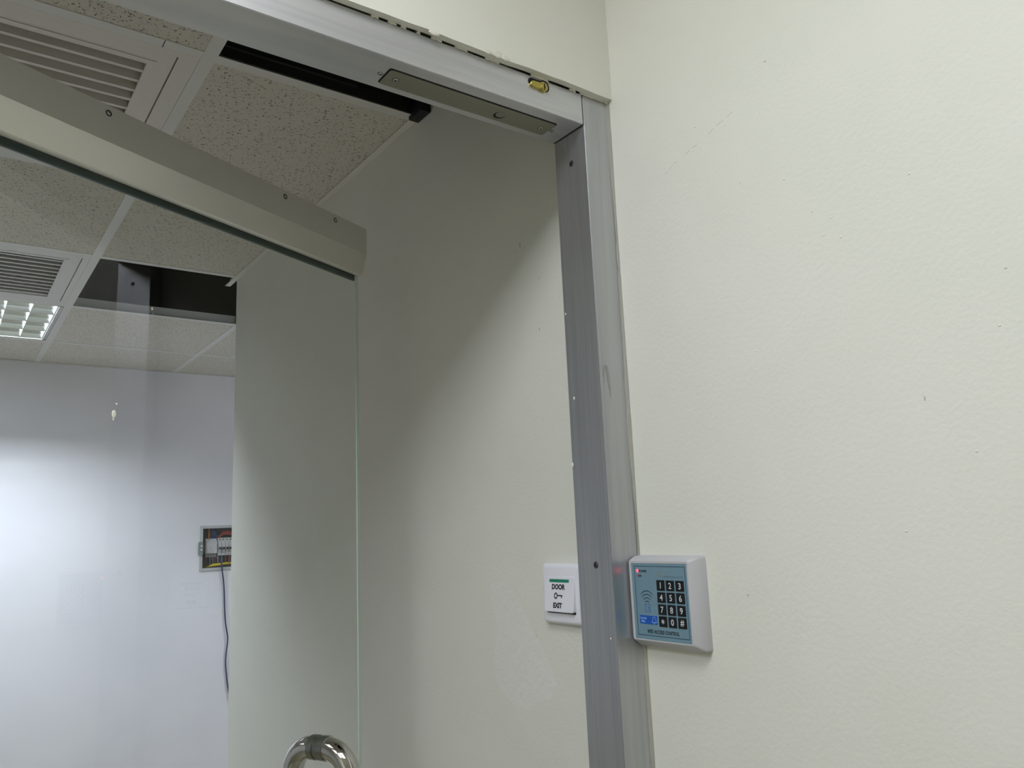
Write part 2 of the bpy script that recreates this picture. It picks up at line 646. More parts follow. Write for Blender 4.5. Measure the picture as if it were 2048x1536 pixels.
# boards
VENT_NEAR, VENT_FAR, LAMP = (4, 0), (4, 2), (4, 3)
xedges = [XL] + gx + [XRR]
yedges = [YB] + gy + [YW]
special = {}
srct = None
for i in range(len(xedges) - 1):
    for j in range(len(yedges) - 1):
        x0, x1, y0, y1 = xedges[i], xedges[i + 1], yedges[j], yedges[j + 1]
        mid = (y0 + y1) / 2
        if x0 < XR < x1 and mid < YE - .15:
            x1 = XR
        elif x0 > XR - .01 and mid < YE - .15:
            continue
        if abs(x1 - .343) < 1e-6 and j == 1:
            special['near'] = (x0, x1, y0, y1); continue
        if abs(x1 - .343) < 1e-6 and j == 3:
            special['far'] = (x0, x1, y0, y1); continue
        if abs(x1 - .343) < 1e-6 and j == 4:
            special['lamp'] = (x0, x1, y0, y1); continue
        if abs(x0 - .343) < 1e-6 and j in (0, 3):
            continue                                        # open bays
        if abs(x0 + 2.057) < 1e-6 and j == 3:
            special['left'] = (x0, x1, y0, y1); continue
        if abs(x0 - 1.543) < 1e-6 and j == 3:
            special['side'] = (x0, x1, y0, y1); continue
        a = 0.003
        dims = (round(x1 - x0 - 2 * a, 4), round(y1 - y0 - 2 * a, 4))
        z = ZC + 0.0015
        if srct and srct[1] == dims:
            copy_at(srct[0], ((x0 + x1) / 2, (y0 + y1) / 2, z + .0075), ceiling)
            continue
        o = one_box('ceiling_tile', 'tile', ceiling, x0 + a, x1 - a, y0 + a, y1 - a, z, z + .015)
        if dims == (0.594, 0.593):
            srct = (o, dims)

# ------------------------------------------------------------------ black channel in the open bay above the head bar
t = thing('steel_channel', (0.55, 1.31, 0.86), 'black steel channel lying inside the open ceiling bay above the door frame', 'channel')
bm = NB()
prof = [(1.3215, 0.8475), (1.3325, 0.8475), (1.3325, 0.935), (1.3150, 0.935), (1.3150, 0.926), (1.3255, 0.926), (1.3255, 0.874), (1.3215, 0.871)]
prism(bm, prof, lambda y, z: (0.358, y, z), lambda y, z: (0.742, y, z))
obj('web', bm, 'blacksteel', t)
bm = NB()
box(bm, 0.36, 0.62, 1.3185, 1.3215, 0.8665, 0.8690)
obj('edge_strip', bm, 'greyline', t)
bm = NB()
v = box(bm, 0.7425, 0.7655, 1.283, 1.3355, 0.838, 0.935)
obj('end_plate', bm, 'blacksteel', t, bevel=0.001)

# ------------------------------------------------------------------ ceiling vents
def vent(key, label, opening, groove, bead, pitch, first, nbl, tilt, depth, mkey, opx, gxr, dkey):
    x0, x1, y0, y1 = special[key]
    x0, x1, y0, y1 = x0 + .0125, x1 - .0125, y0 + .0120, y1 - .0120
    t = thing('ceiling_vent', ((x0 + x1) / 2, (y0 + y1) / 2, ZC), label, 'vent', 'ceiling vents')
    zb, zt = ZC + .0002, ZC + .005
    ox0, ox1 = x0 + (x1 - opx), opx
    oy0, oy1 = opening
    gx0, gx1 = x0 + (x1 - gxr), gxr
    gy0, gy1 = groove
    g = .0028

    def frame(name, X0, X1, Y0, Y1, a0, a1, b0, b1, z0, z1, bev=0.0006):
        bm = NB()
        rings(bm, [[(X0, Y0, z0), (X1, Y0, z0), (X1, Y1, z0), (X0, Y1, z0)], [(X0, Y0, z1), (X1, Y0, z1), (X1, Y1, z1), (X0, Y1, z1)],
                   [(a0, b0, z1), (a1, b0, z1), (a1, b1, z1), (a0, b1, z1)], [(a0, b0, z0), (a1, b0, z0), (a1, b1, z0), (a0, b1, z0)],
                   [(X0, Y0, z0), (X1, Y0, z0), (X1, Y1, z0), (X0, Y1, z0)]], False, False)
        bmesh.ops.remove_doubles(bm, verts=bm.verts[:], dist=1e-6)
        return obj(name, bm, mkey, t)
    frame('outer_frame', x0, x1, y0, y1, gx0, gx1, gy0, gy1, zb, zt)
    frame('hinged_frame', gx0 + g, gx1 - g, gy0 + .0001, gy1 - .0001, ox0, ox1, oy0, oy1, zb, zt)
    frame('inner_bead', ox0 - .014, ox1 + .014, oy0 - .014, oy1 + .014, ox0, ox1, oy0, oy1, zb - .0012, zb - .0001)
    for k in range(nbl):
        y = first + pitch * k
        bm = NB()
        dx, dz = depth * math.cos(tilt), depth * math.sin(tilt)
        # lip
        box(bm, ox0, ox1, y, y + .0086, zb + .0004, zb + .0020)
        # blade
        v = [(y, zb + .002), (y + .0014, zb + .002), (y + .0014 + dx, zb + .002 + dz), (y + dx, zb + .002 + dz)]
        prism(bm, v, lambda a, b: (ox0, a, b), lambda a, b: (ox1, a, b))
        obj('blade', bm, mkey, t)
    bm = NB()
    z2 = ZC + .16
    e = .012
    for a in ((x0 + e, x0 + e + .004, y0 + e, y1 - e, zt, z2), (x1 - e - .004, x1 - e, y0 + e, y1 - e, zt, z2), (x0 + e, x1 - e, y0 + e, y0 + e + .004, zt, z2),
              (x0 + e, x1 - e, y1 - e - .004, y1 - e, zt, z2), (x0 + e, x1 - e, y0 + e, y1 - e, z2, z2 + .004)):
        box(bm, *a)
    obj('duct_box', bm, dkey, t)
    return t


vent('near', 'square white ceiling vent with broad slanted blades, the one nearest the door frame', (1.413, 1.872), (1.366, 1.906), 0, 0.0378, 1.4405, 12, math.radians(104), 0.034, 'vent', 0.2545, 0.298, 'vent')
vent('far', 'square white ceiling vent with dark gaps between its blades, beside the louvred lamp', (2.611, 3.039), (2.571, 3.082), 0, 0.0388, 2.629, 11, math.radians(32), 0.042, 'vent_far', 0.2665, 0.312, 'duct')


# ------------------------------------------------------------------ louvred ceiling lamp
def lamp(key, label, power):
    x0, x1, y0, y1 = special[key]
    x0, x1, y0, y1 = x0 + .013, x1 - .013, y0 + .013, y1 - .013
    t = thing('ceiling_light', ((x0 + x1) / 2, (y0 + y1) / 2, ZC), label, 'ceiling light')
    zb = ZC + .001
    zt = ZC + .085
    bm = NB()
    for a in ((x0, x0 + .012, y0, y1, zb, zt), (x1 - .012, x1, y0, y1, zb, zt), (x0, x1, y0, y0 + .012, zb, zt), (x0, x1, y1 - .012, y1, zb, zt), (x0, x1, y0, y1, zt, zt + .004)):
        box(bm, *a)
    obj('housing', bm, 'housing', t)
    a0, a1, b0, b1 = x0 + .012, x1 - .012, y0 + .012, y1 - .012
    nr, nc = 4, 7
    pr = (b1 - b0) / nr
    pc = (a1 - a0) / nc
    for r in range(nr + 1):                                 # long parabolic reflectors
        y = b0 + pr * r
        wv = .016
        bm = NB()
        prof = [(y - .002, ZC + .004), (y + .002, ZC + .004), (y + .006, ZC + .022), (y + wv, ZC + .050), (y - wv, ZC + .050), (y - .006, ZC + .022)]
        prof = [(min(max(q, b0), b1), z) for q, z in prof]
        prism(bm, prof, lambda a, b: (a0, a, b), lambda a, b: (a1, a, b))
        obj('reflector', bm, 'mirror', t)
    s0 = None
    for c in range(nc + 1):                                 # cross blades, lens-shaped between the reflectors
        x = min(max(a0 + pc * c, a0 + .003), a1 - .003)
        for r in range(nr):
            y = b0 + pr * (r + .5)
            if s0 is not None:
                copy_at(s0, (x, y, s0['_zc']), t)
                continue
            bm = NB()
            hw = pr / 2 - .004
            pts = [(-hw, ZC + .006), (0, ZC + .006), (hw, ZC + .006), (hw * .90, ZC + .030), (0, ZC + .030), (-hw * .90, ZC + .030)]
            prism(bm, pts, lambda q, z: (x - .0012 - .10 * max(0, z - ZC - .006), y + q, z), lambda q, z: (x + .0012 + .10 * max(0, z - ZC - .006), y + q, z))
            s0 = obj('louvre_blade', bm, 'blade', t)
            s0['_zc'] = s0['_org'][2] - H
    for r in range(nr):
        y = b0 + pr * (r + .5)
        bm = NB()
        tube(bm, [(a0 + .005, y, ZC + .068), (a1 - .005, y, ZC + .068)], .008, 10)
        obj('lamp_tube', bm, 'tube', t, smooth=True)
        area('tube_glow', ((a0 + a1) / 2, y, ZC + .058), a1 - a0 - .03, .022, power, ROOM_COL)
    return t


lamp('lamp', 'square louvred fluorescent ceiling light shining beside the open dark bay', TUBE_W)
lamp('side', 'square louvred fluorescent ceiling light round the corner of the cream wall', 4.5)
lamp('left', 'added unseen louvred fill light far from the reader wall, beyond the vents', 3.5)  # unseen lamp added as fill for the long wall, boards and frame

# hall lamps: flat panels in the hall ceiling, behind the photographer's head
for (x, y), lb in (((-0.12, 0.20), 'flat square panel light in the hall ceiling, nearer the cream wall with the reader'), ((-1.05, 0.20), 'flat square panel light in the hall ceiling, farther from the reader wall')):
    t = thing('panel_light', (x, y, HALL_Z), lb, 'ceiling light')
    bm = NB()
    for a in ((x - .30, x - .28, y - .30, y + .30), (x + .28, x + .30, y - .30, y + .30), (x - .28, x + .28, y - .30, y - .28), (x - .28, x + .28, y + .28, y + .30)):
        box(bm, *a, HALL_Z - .012, HALL_Z)
    obj('frame', bm, 'housing', t)
    one_box('diffuser', 'hall_panel', t, x - .28, x + .28, y - .28, y + .28, HALL_Z - .006, HALL_Z - .001)

# ------------------------------------------------------------------ aluminium door frame
fr = thing('trim_1', (XJ, YF, ZFL), 'brushed aluminium door frame, head bar and post against the cream wall', 'door frame', kind='structure')
one_box('seam', 'black', fr, XJ - .0014, XJ + .0002, YF + .0006, YB - .0006, ZS + .0006, ZT - .001)
one_box('head_bar', 'alu', fr, -0.36, XJ - .0013, YF, YB, ZS + .0006, ZT, bevel=0.0007, world_origin=True)
one_box('post', 'alu_post', fr, XJ, XR - .0012, YF, YB, ZFL, ZT - .0005, bevel=0.0007, world_origin=True)
one_box('post', 'alu_post', fr, -0.41, -0.3605, YF, YB, ZFL, ZT, bevel=0.0007, world_origin=True)


def screw(name, c, ax, r, parent, m='screw', dark=True):
    ax = Vector(ax).normalized()
    c = Vector(c)
    if dark:
        bm = NB()
        disc_prism(bm, c, ax, r * 1.16, .0002, 18)
        obj('screw_recess', bm, 'black', parent)
    bm = NB()
    disc_prism(bm, c, ax, r, .0011, 18, r * .8)
    o = obj(name, bm, m, parent)
    u = ax.orthogonal().normalized()
    v = ax.cross(u)
    bm = NB()
    for p, q in ((u, v), (v, u)):
        a = c + ax * .0012
        k = [a + p * (i * r * .55) + q * (j * r * .13) for i, j in ((-1, -1), (1, -1), (1, 1), (-1, 1))]
        bm.faces.new([bm.verts.new(z) for z in k])
        k2 = [z + ax * .0001 for z in k]
        bm.faces.new([bm.verts.new(z) for z in k2])
    obj('screw_cross', bm, 'black', o)
    return o


screw('screw', (XJ, 0.809, 0.516), (-1, 0, 0), .0038, fr, 'screwdark')
screw('screw', (XJ, 0.808, -0.054), (-1, 0, 0), .0038, fr, 'screwdark')
# flecks of paint left on the post
for y, z, r in ((.841, .298, .0012), (.833, .174, .0017), (.8443, .082, .0022), (.788, -.146, .0009)):
    bm = NB()
    disc_prism(bm, (XJ, y, z), (-1, 0, 0), r, .0006, 8, r * .6)
    for v in bm.verts:
        v.co.z = z + (v.co.z - z) * 1.5
    obj('paint_fleck', bm, 'paint_drop', fr)
# smudge on the front of the post, a bent streak
bm = NB()
pts = [(.7245, .188), (.7240, .200), (.7262, .210), (.7295, .2105), (.7315, .202), (.7325, .190), (.7340, .178), (.7335, .168)]
for (xa, za), (xb, zb), ww in zip(pts, pts[1:], (.0010, .0016, .0022, .0024, .0024, .0018, .0010)):
    bm.faces.new([bm.verts.new(q) for q in ((xa - ww, YF - .0002, za), (xb - ww, YF - .0002, zb), (xb + ww, YF - .0002, zb), (xa + ww, YF - .0002, za))])
bm2 = bm
obj('smudge', bm2, 'smudge', fr)
# filler between frame and wall: pieces along the head bar, a ragged bead down the post
gaps = [(350, 400), (465, 522), (552, 588), (662, 684), (760, 832), (922, 1008), (1130, 1225), (1440, 1560), (1705, 1745), (1775, 1960)]
f = 1583.58


def px_on_front(u, v):
    r = RX * ((u - 1024) / f) + DN * ((v - 768) / f) + FW
    return r * (YF / r.y)


for a, b in gaps:
    x0 = px_on_front(640 + a * .293, 0 + a * .293 * .367).x
    x1 = min(px_on_front(640 + b * .293, 0 + b * .293 * .367).x, XR - .001)
    k = 7
    bm = NB()
    ra, rb = [], []
    for i in range(k + 1):
        q = i / k
        x = x0 + (x1 - x0) * q
        e = 0.3 + 0.7 * math.sin(math.pi * q) ** .5
        zt = ZT + .0032
        zb = ZT - .0006 - .0008 * e * random.random()
        yf = .7770 - .0012 * e * (0.6 + .4 * random.random())
        ra.append([(x, yf, zb), (x, yf + .0002, zt), (x, .7795, zt), (x, .7795, ZT + .0001), (x, .7772, ZT - .0001)])
    rings(bm, ra)
    obj('filler', bm, 'filler', wall_front)
for u, v, ra_, rb_ in ((978, 104, .006, .0035), (995, 108, .008, .005), (1012, 116, .006, .004), (868, 66, .009, .003)):
    c = px_on_front(u, v) * (SK0 / YF)
    bm = NB()
    k = 11
    ring = [(c.x + ra_ * math.cos(a) * random.uniform(.75, 1.2), c.z + rb_ * math.sin(a) * random.uniform(.75, 1.2)) for a in [i * 2 * math.pi / k for i in range(k)]]
    rings(bm, [[(x, SK0, z) for x, z in ring], [(c.x + (x - c.x) * .7, SK0 - .0007, c.z + (z - c.z) * .7) for x, z in ring]])
    obj('filler_scrape', bm, 'filler', wall_front)
random.seed(3)
bm = NB()
n = 160
ra = []
for i in range(n + 1):
    z = ZFL + .002 + (ZT - ZFL - .004) * i / n
    wv = .0022 + .0026 * random.random() * (0.5 + 0.5 * math.sin(i * .37)) + .0012 * math.sin(i * .21)
    wv = max(wv, .0006)
    ra.append([(XR - .0002, YF - .0028 - .3 * wv, z), (XR - .0002, YF + .002, z), (XR - wv, YF + .002, z), (XR - wv, YF - .0003, z), (XR - .0012, YF - .0024 - .25 * wv, z)])
rings(bm, ra)
obj('caulk_bead', bm, 'caulk', wall_right)
# lump where head bar, post and wall meet
bm = NB()
bmesh.ops.create_icosphere(bm, subdivisions=2, radius=.0042)
for v in bm.verts:
    s = 1 + .35 * (random.random() - .5)
    v.co = Vector((XR - .0028, YF - .001, ZT + .0005)) + Vector((v.co.x * 1.1 * s, v.co.y * .8 * s, v.co.z * .7 * s))
obj('caulk_lump', bm, 'filler', wall_right)

# marks on the long wall: scuffs, a hairline, a skimmed patch
def wall_mark(name, m, y, z, ry, rz, th=.0004):
    bm = NB()
    k = 9
    ph = random.random() * 6
    q = [(y + ry * math.cos(a) * (1 + .25 * math.sin(3 * a + ph)), z + rz * math.sin(a) * (1 + .2 * math.cos(2 * a + ph))) for a in [i * 2 * math.pi / k for i in range(k)]]
    rings(bm, [[(XR, a, b) for a, b in q], [(XR - th, y + (a - y) * .6, z + (b - z) * .6) for a, b in q]], False, True)
    return obj(name, bm, m, wall_right)


for y, z, a, b in ((.508, .533, .0026, .0016), (.375, .105, .0013, .0035), (.605, -.088, .002, .0018), (.288, .21, .002, .0012), (1.006, .464, .003, .007), (1.02, .458, .0015, .003),
                   (.995, .455, .0012, .002), (.959, .393, .001, .0045), (.965, .31, .002, .004), (1.01, -.165, .0016, .0022), (.90, -.30, .0013, .0015)):
    wall_mark('scuff_mark', 'scuff', y, z, a * .75, b * .75, .0002)
for y, z in ((.459, .299), (.50, .38), (.47, .33), (.448, .315), (.44, .29), (.30, .16), (.335, .05), (.56, .40), (.62, .50), (.41, -.02), (.36, .33), (.995, -.07), (.56, .19)):
    wall_mark('paint_bump', 'plaster', y, z, .0017, .0012, .0006)
bm = NB()
cr = [(.677, .457), (.668, .461), (.660, .466), (.652, .468), (.640, .470), (.628, .474), (.615, .476), (.600, .481), (.586, .486), (.570, .490), (.556, .4945)]
for i, ((ya, za), (yb, zb)) in enumerate(zip(cr, cr[1:])):
    if i in (3, 6):
        continue
    s = .7
    yb2, zb2 = ya + (yb - ya) * s, za + (zb - za) * s
    h = .00035
    bm.faces.new([bm.verts.new(q) for q in ((XR - .0002, ya, za - h), (XR - .0002, yb2, zb2 - h), (XR - .0002, yb2, zb2 + h), (XR - .0002, ya, za + h))])
obj('hairline_crack', bm, 'scuff', wall_right)

bm = NB()
out = [(1.135, -.095), (1.10, -.085), (1.07, -.098), (1.045, -.125), (1.02, -.155), (.995, -.185), (.975, -.21), (.965, -.235), (.985, -.255), (1.01, -.26), (1.03, -.275), (1.06, -.285), (1.09, -.268), (1.115, -.26), (1.13, -.225), (1.125, -.19), (1.115, -.16), (1.128, -.125)]
c = (1.06, -.19)
rg = []
for s, hh in ((1.0, 0.0), (.8, .00025), (.6, .0003)):
    rg.append([(XR - .00003 - hh, c[0] + (a - c[0]) * s, c[1] + (b - c[1]) * s) for a, b in out])
rings(bm, rg, False, True)
obj('skim_patch', bm, 'patch', wall_right, smooth='all')

# ------------------------------------------------------------------ electric bolt in the head bar
t = thing('electric_lock', (.55, .814, ZS), 'long satin steel electric bolt plate let into the underside of the head bar', 'lock')
bm = NB()
q = rrect(.4185, .6838, .7958, .8322, .0035, 3)
rings(bm, [[(x, y, ZS + .0010) for x, y in q], [(x, y, ZS + .0003) for x, y in q]])
obj('recess', bm, 'black', t)
bm = NB()
q = rrect(.4200, .6825, .7975, .8312, .003, 3)
rings(bm, [[(x, y, ZS + .0006) for x, y in q], [(x, y, ZS - .0012) for x, y in q]])
obj('face_plate', bm, 'plate', t, bevel=0)
bm = NB()
disc_prism(bm, (.5965, .8165, ZS - .0013), (0, 0, 1), .0086, .0005, 28)
obj('bolt_hole', bm, 'black', t)
bm = NB()
disc_prism(bm, (.5968, .8140, ZS - .0016), (0, 0, 1), .0070, .0006, 28)
obj('bolt', bm, 'plate', t)
screw('screw', (.435, .814, ZS - .0012), (0, 0, -1), .0038, t, 'screw')
screw('screw', (.668, .815, ZS - .0012), (0, 0, -1), .0038, t, 'screw')
screw('screw', (.4135, .8135, ZS + .0004), (0, 0, -1), .0030, t, 'screw')
screw('screw', (.6885, .816, ZS + .0004), (0, 0, -1), .0030, t, 'screw')

# ------------------------------------------------------------------ brass lock cylinder
t = thing('lock_cylinder', (.640, YF, .597), 'small brass lock cylinder poking out of the head bar near the wall corner', 'lock')


def euro(cx, cz, r, hw, tail, tilt, n=20):
    """Euro profile lying on its side, tail towards -x."""
    pts = []
    a0 = math.asin(min(1, hw / r))
    for k in range(n + 1):
        a = -(math.pi - a0) + (2 * (math.pi - a0)) * k / n
        pts.append((r * math.cos(a), r * math.sin(a)))
    for k in range(7):
        a = math.pi / 2 + math.pi * k / 6
        pts.append((-tail + hw * math.cos(a), hw * math.sin(a)))
    ct, st = math.cos(tilt), math.sin(tilt)
    return [(cx + x * ct - z * st, cz + x * st + z * ct) for x, z in pts]


bm = NB()
q = euro(.6468, .6000, .0088, .0062, .0220, math.radians(0))
rings(bm, [[(x, YF + .0005, z) for x, z in q], [(x, YF - .0003, z) for x, z in q]])
obj('keyway_hole', bm, 'black', t)
bm = NB()
q = euro(.6432, .5968, .0072, .0046, .0180, math.radians(3))
q2 = euro(.6432, .5968, .0067, .0042, .0178, math.radians(3))
rings(bm, [[(x, YF + .001, z) for x, z in q], [(x, YF - .0035, z) for x, z in q], [(x, YF - .0041, z) for x, z in q2]])
body = obj('cylinder_body', bm, 'brass', t, smooth=True)
bm = NB()
disc_prism(bm, (.6432, YF - .0041, .5968), (0, -1, 0), .0060, .0012, 26, .0054)
plug = obj('key_plug', bm, 'brass', t, smooth=True)
bm = NB()
box(bm, .6424, .6440, YF - .0056, YF - .0052, .5916, .6004)
box(bm, .6438, .6448, YF - .0056, YF - .0052, .5948, .5968)
obj('key_slot', bm, 'black', plug)

# ------------------------------------------------------------------ glass door, standing open into the room
d = Vector((.90085, .43413, 0))
nn = Vector((.43413, -.90085, 0))                           # out of the door, to the hall
A = Vector((.616, 1.278, 0))                                # free edge, hall face of the top rail
W = 1.055


def D(s, o, z):
    """s along the leaf from the free edge, o back from the hall face of the rail."""
    p = A + d * s - nn * o
    return Vector((p.x, p.y, z))


door = thing('door_1', D(-W, .023, ZFL), 'frameless clear glass door with aluminium top rail, standing open into the room', 'door', kind='structure')
bm = NB()
prof = [(0, .556), (0, .5065), (.0105, .4700), (.0125, .4680), (.0185, .4680), (.0185, .520), (.0275, .520), (.0275, .4680), (.0345, .4680), (.0355, .4700), (.046, .5065), (.046, .556)]
prism(bm, prof, lambda o, z: D(-W, o, z), lambda o, z: D(0, o, z))
rail = obj('top_rail', bm, 'rail', door)
bm = NB()
prism(bm, [(.0005, .5555), (.0005, .507), (.0108, .4705), (.0352, .4705), (.0455, .507), (.0455, .5555)], lambda o, z: D(.0001, o, z), lambda o, z: D(.0016, o, z))
obj('end_cap', bm, 'rail', rail)
for s in (-.085, -.207, -.52, -.80):
    c = D(s, 0, .5455)
    bm = NB()
    disc_prism(bm, c, nn, .0042, .0004, 18)
    obj('screw_recess', bm, 'black', rail)
    bm = NB()
    disc_prism(bm, c, nn, .0033, .0013, 18, .0020)
    obj('screw', bm, 'screw', rail, smooth=True)
bm = NB()
prism(bm, [(.0273, .472), (.0273, .4625), (.0283, .4610), (.0335, .4622), (.0345, .4675)], lambda o, z: D(-W, o, z), lambda o, z: D(-.001, o, z))
obj('gasket', bm, 'gasket', rail)
# bottom rail
bm = NB()
prof = [(0, ZFL + .008), (0, ZFL + .055), (.0105, ZFL + .092), (.0165, ZFL + .092), (.0165, ZFL + .04), (.0295, ZFL + .04), (.0295, ZFL + .092), (.0355, ZFL + .092), (.046, ZFL + .055), (.046, ZFL + .008)]
prism(bm, prof, lambda o, z: D(-W, o, z), lambda o, z: D(0, o, z))
obj('bottom_rail', bm, 'rail', door)
# pane
bm = NB()
G0, G1 = .019, .027
z0, z1 = ZFL + .045, .515
se, ch = .0004, .0012
q = [D(-W, G0, z0), D(se - ch, G0, z0), D(se, G0 + ch, z0), D(se, G1 - ch, z0), D(se - ch, G1, z0), D(-W, G1, z0)]
q2 = [Vector((p.x, p.y, z1)) for p in q]
rings(bm, [q, q2])
bm.faces.ensure_lookup_table()
for fc in bm.faces:
    nv = fc.normal if fc.normal.length else fc.calc_center_median()
    fc.normal_update()
    fc.material_index = 0 if abs(fc.normal.dot(nn)) > .9 else (2 if abs(fc.normal.dot(nn)) > .3 else 1)
obj('glass_pane', bm, ['glass', 'glass_edge', 'arris'], door)
# pull handle: one bent tube on each side, meeting at the pane
hs = -.0965
for side in (1, -1):
    off0 = G0 if side == 1 else G1
    pts = []
    R = .044
    straight = .0105
    zt, zb = -.327, -.327 - .42

    def P(o, z):
        return D(hs, off0 - side * o, z)
    pts.append(P(0, zt))
    for k in range(13):
        a = math.radians(90 * k / 12)
        pts.append(P(straight + R * math.sin(a), zt - R * (1 - math.cos(a))))
    for k in range(13):
        a = math.radians(90 * k / 12)
        pts.append(P(straight + R * math.cos(a), zb + R * (1 - math.sin(a))))
    pts.append(P(0, zb))
    bm = NB()
    tube(bm, pts, .0172, 32)
    hnd = obj('pull_handle', bm, 'chrome', door, smooth=True)
    for z in (zt, zb):
        bm = NB()
        c = P(0, z)
        k = nn * side
        disc_prism(bm, c, k, .0187, .0125, 32)
        obj('collar', bm, 'chromesatin', hnd, smooth=True, bevel=.0008)
for z in (-.327, -.327 - .42):
    bm = NB()
    disc_prism(bm, D(hs, G1, z), nn, .0172, G1 - G0, 32)
    obj('handle_sleeve', bm, 'chromesatin', door, smooth=True)
    bm = NB()
    disc_prism(bm, D(hs, G0, z) + nn * .0125, nn, .0180, .0012, 32)
    obj('handle_ring', bm, 'chrome', door, smooth=True)
# paint drops on the pane
for s, z, r, e in ((-.4795, .161, .0031, 1.7), (-.4765, .174, .0013, 1.1), (-.480, .154, .0011, 1.6), (-.431, .3085, .0012, 1.8), (-.4295, .302, .0006, 1.2)):
    bm = NB()
    disc_prism(bm, D(s, G0, z), nn, r, .0008, 12, r * .6)
    for v in bm.verts:
        v.co.z = z + (v.co.z - z) * e
    obj('paint_drop', bm, 'paint_drop', door)

# ------------------------------------------------------------------ card reader with keypad
kp = thing('keypad', (XR, .72, -.157), 'light grey card reader with twelve black keys on the cream wall beside the post', 'keypad')
bm = NB()


def yz(x, y0, y1, z0, z1, r):
    return [(x, a, b) for a, b in rrect(y0, y1, z0, z1, r, 3)]


rings(bm, [yz(XR, .6625, .7765, -.1575, -.0435, .004), yz(.7560, .6630, .7765, -.1568, -.0438, .004), yz(.7448, .6712, .7745, -.1492, -.0487, .003), yz(.7438, .6724, .7735, -.1480, -.0498, .0025)], True, False)
rings(bm, [yz(.7438, .6724, .7735, -.1480, -.0498, .0025), yz(.7438, .6748, .7698, -.1467, -.0525, .0006), yz(.7444, .6750, .7696, -.1465, -.0527, .0006)], False, True)
bmesh.ops.remove_doubles(bm, verts=bm.verts[:], dist=1e-6)
obj('case', bm, 'abs', kp, smooth=True)
XF = .7440
bm = NB()
rings(bm, [yz(XF + .0003, .6752, .7694, -.1463, -.0529, .0006), yz(XF, .6752, .7694, -.1463, -.0529, .0006)])
pnl = obj('membrane', bm, 'panel', kp)
bm = NB()
y0, y1, z0, z1, ww = .6778, .7646, -.1418, -.0560, .0007
for a in ((y0, y0 + ww, z0, z1), (y1 - ww, y1, z0, z1), (y0, y1, z0, z0 + ww), (y0, y1, z1 - ww, z1)):
    box(bm, XF - .0001, XF + .0001, *a)
obj('border_line', bm, 'navy', pnl)
cols = [.7196, .7038, .6880]
cols = [.7195, .7036, .6877]
rows = [-.0793, -.0940, -.1087, -.1231]
for r in range(4):
    for c in range(3):
        ch = ('123', '456', '789', '*0#')[r][c]
        y, z = cols[c], rows[r]
        bm = NB()
        rings(bm, [yz(XF + .0001, y - .0067, y + .0067, z - .0064, z + .0064, .0006), yz(XF - .0006, y - .0066, y + .0066, z - .0063, z + .0063, .0006)])
        k = obj('key', bm, 'key', kp)
        size = .0105 if ch not in '*' else .0125
        text_on('numeral', ch, size, 'digit', k, XF - .0006, y, z, .012, .0001, .95)
bm = NB()
disc_prism(bm, (XF, .7587, -.0621), (-1, 0, 0), .0021, .0010, 16, .0012)
obj('power_lamp', bm, 'led', kp, smooth=True)
bm = NB()
disc_prism(bm, (XF, .7580, -.0680), (-1, 0, 0), .0012, .0005, 12, .0008)
obj('status_lamp', bm, 'led_dim', kp, smooth=True)
text_on('power_text', 'POWER', .0042, 'ink', pnl, XF, .7498, -.0624, .02)
text_on('status_text', 'OK', .0038, 'ink', pnl, XF, .7541, -.0683, .02)
text_on('title_text', 'RFID ACCESS CONTROL', .0061, 'ink', pnl, XF, .7205, -.1363, .02, sx=.80)
# arcs and phone symbol
for k, (wid, z) in enumerate(((.0105, -.0868), (.0085, -.0912), (.0062, -.0954), (.0038, -.0996))):
    bm = NB()
    yc = .7449
    rad = wid * 1.25
    pts = []
    for i in range(11):
        a = math.radians(-52 + 104 * i / 10)
        pts.append((wid * math.sin(a) / math.sin(math.radians(52)), rad * math.cos(a) - rad))
    th = .0005
    for (xa, za), (xb, zb) in zip(pts, pts[1:]):
        bm.faces.new([bm.verts.new(q) for q in ((XF - .0002, yc - xa, z + za - th), (XF - .0002, yc - xb, z + zb - th), (XF - .0002, yc - xb, z + zb + th), (XF - .0002, yc - xa, z + za + th))])
    bmesh.ops.remove_doubles(bm, verts=bm.verts[:], dist=1e-6)
    obj('wave_mark', bm, 'navy', pnl)
bm = NB()
y0, y1, z0, z1, ww = .7405, .7490, -.1130, -.1032, .0004
for a in ((y0, y0 + ww, z0, z1), (y1 - ww, y1, z0, z1), (y0, y1, z0, z0 + ww), (y0, y1, z1 - ww, z1), (y0 + .002, y1 - .002, -.1065, -.1061), (y0 + .002, y1 - .002, -.1102, -.1098), (y0 + .002, y0 + .0024, -.1102, -.1061)):
    box(bm, XF - .0002, XF + .0001, *a)
obj('card_mark', bm, 'bell', pnl)
bm = NB()
rings(bm, [yz(XF + .0001, .7296, .7598, -.1277, -.1172, .0006), yz(XF - .0004, .7297, .7597, -.1276, -.1173, .0006)])
bl = obj('bell_key', bm, 'bell', kp)
text_on('bell_text', 'DOOR', .0036, 'belltxt', bl, XF - .0004, .7530, -.1207, .02, .0001)
text_on('bell_text', 'BELL', .0036, 'belltxt', bl, XF - .0004, .7533, -.1244, .02, .0001)
bm = NB()
sh = [(-.0044, -.0030), (-.0030, -.0018), (-.0026, .0010), (-.0015, .0030), (-.0004, .0038), (.0004, .0038), (.0015, .0030), (.0026, .0010), (.0030, -.0018), (.0044, -.0030)]
th = .0003
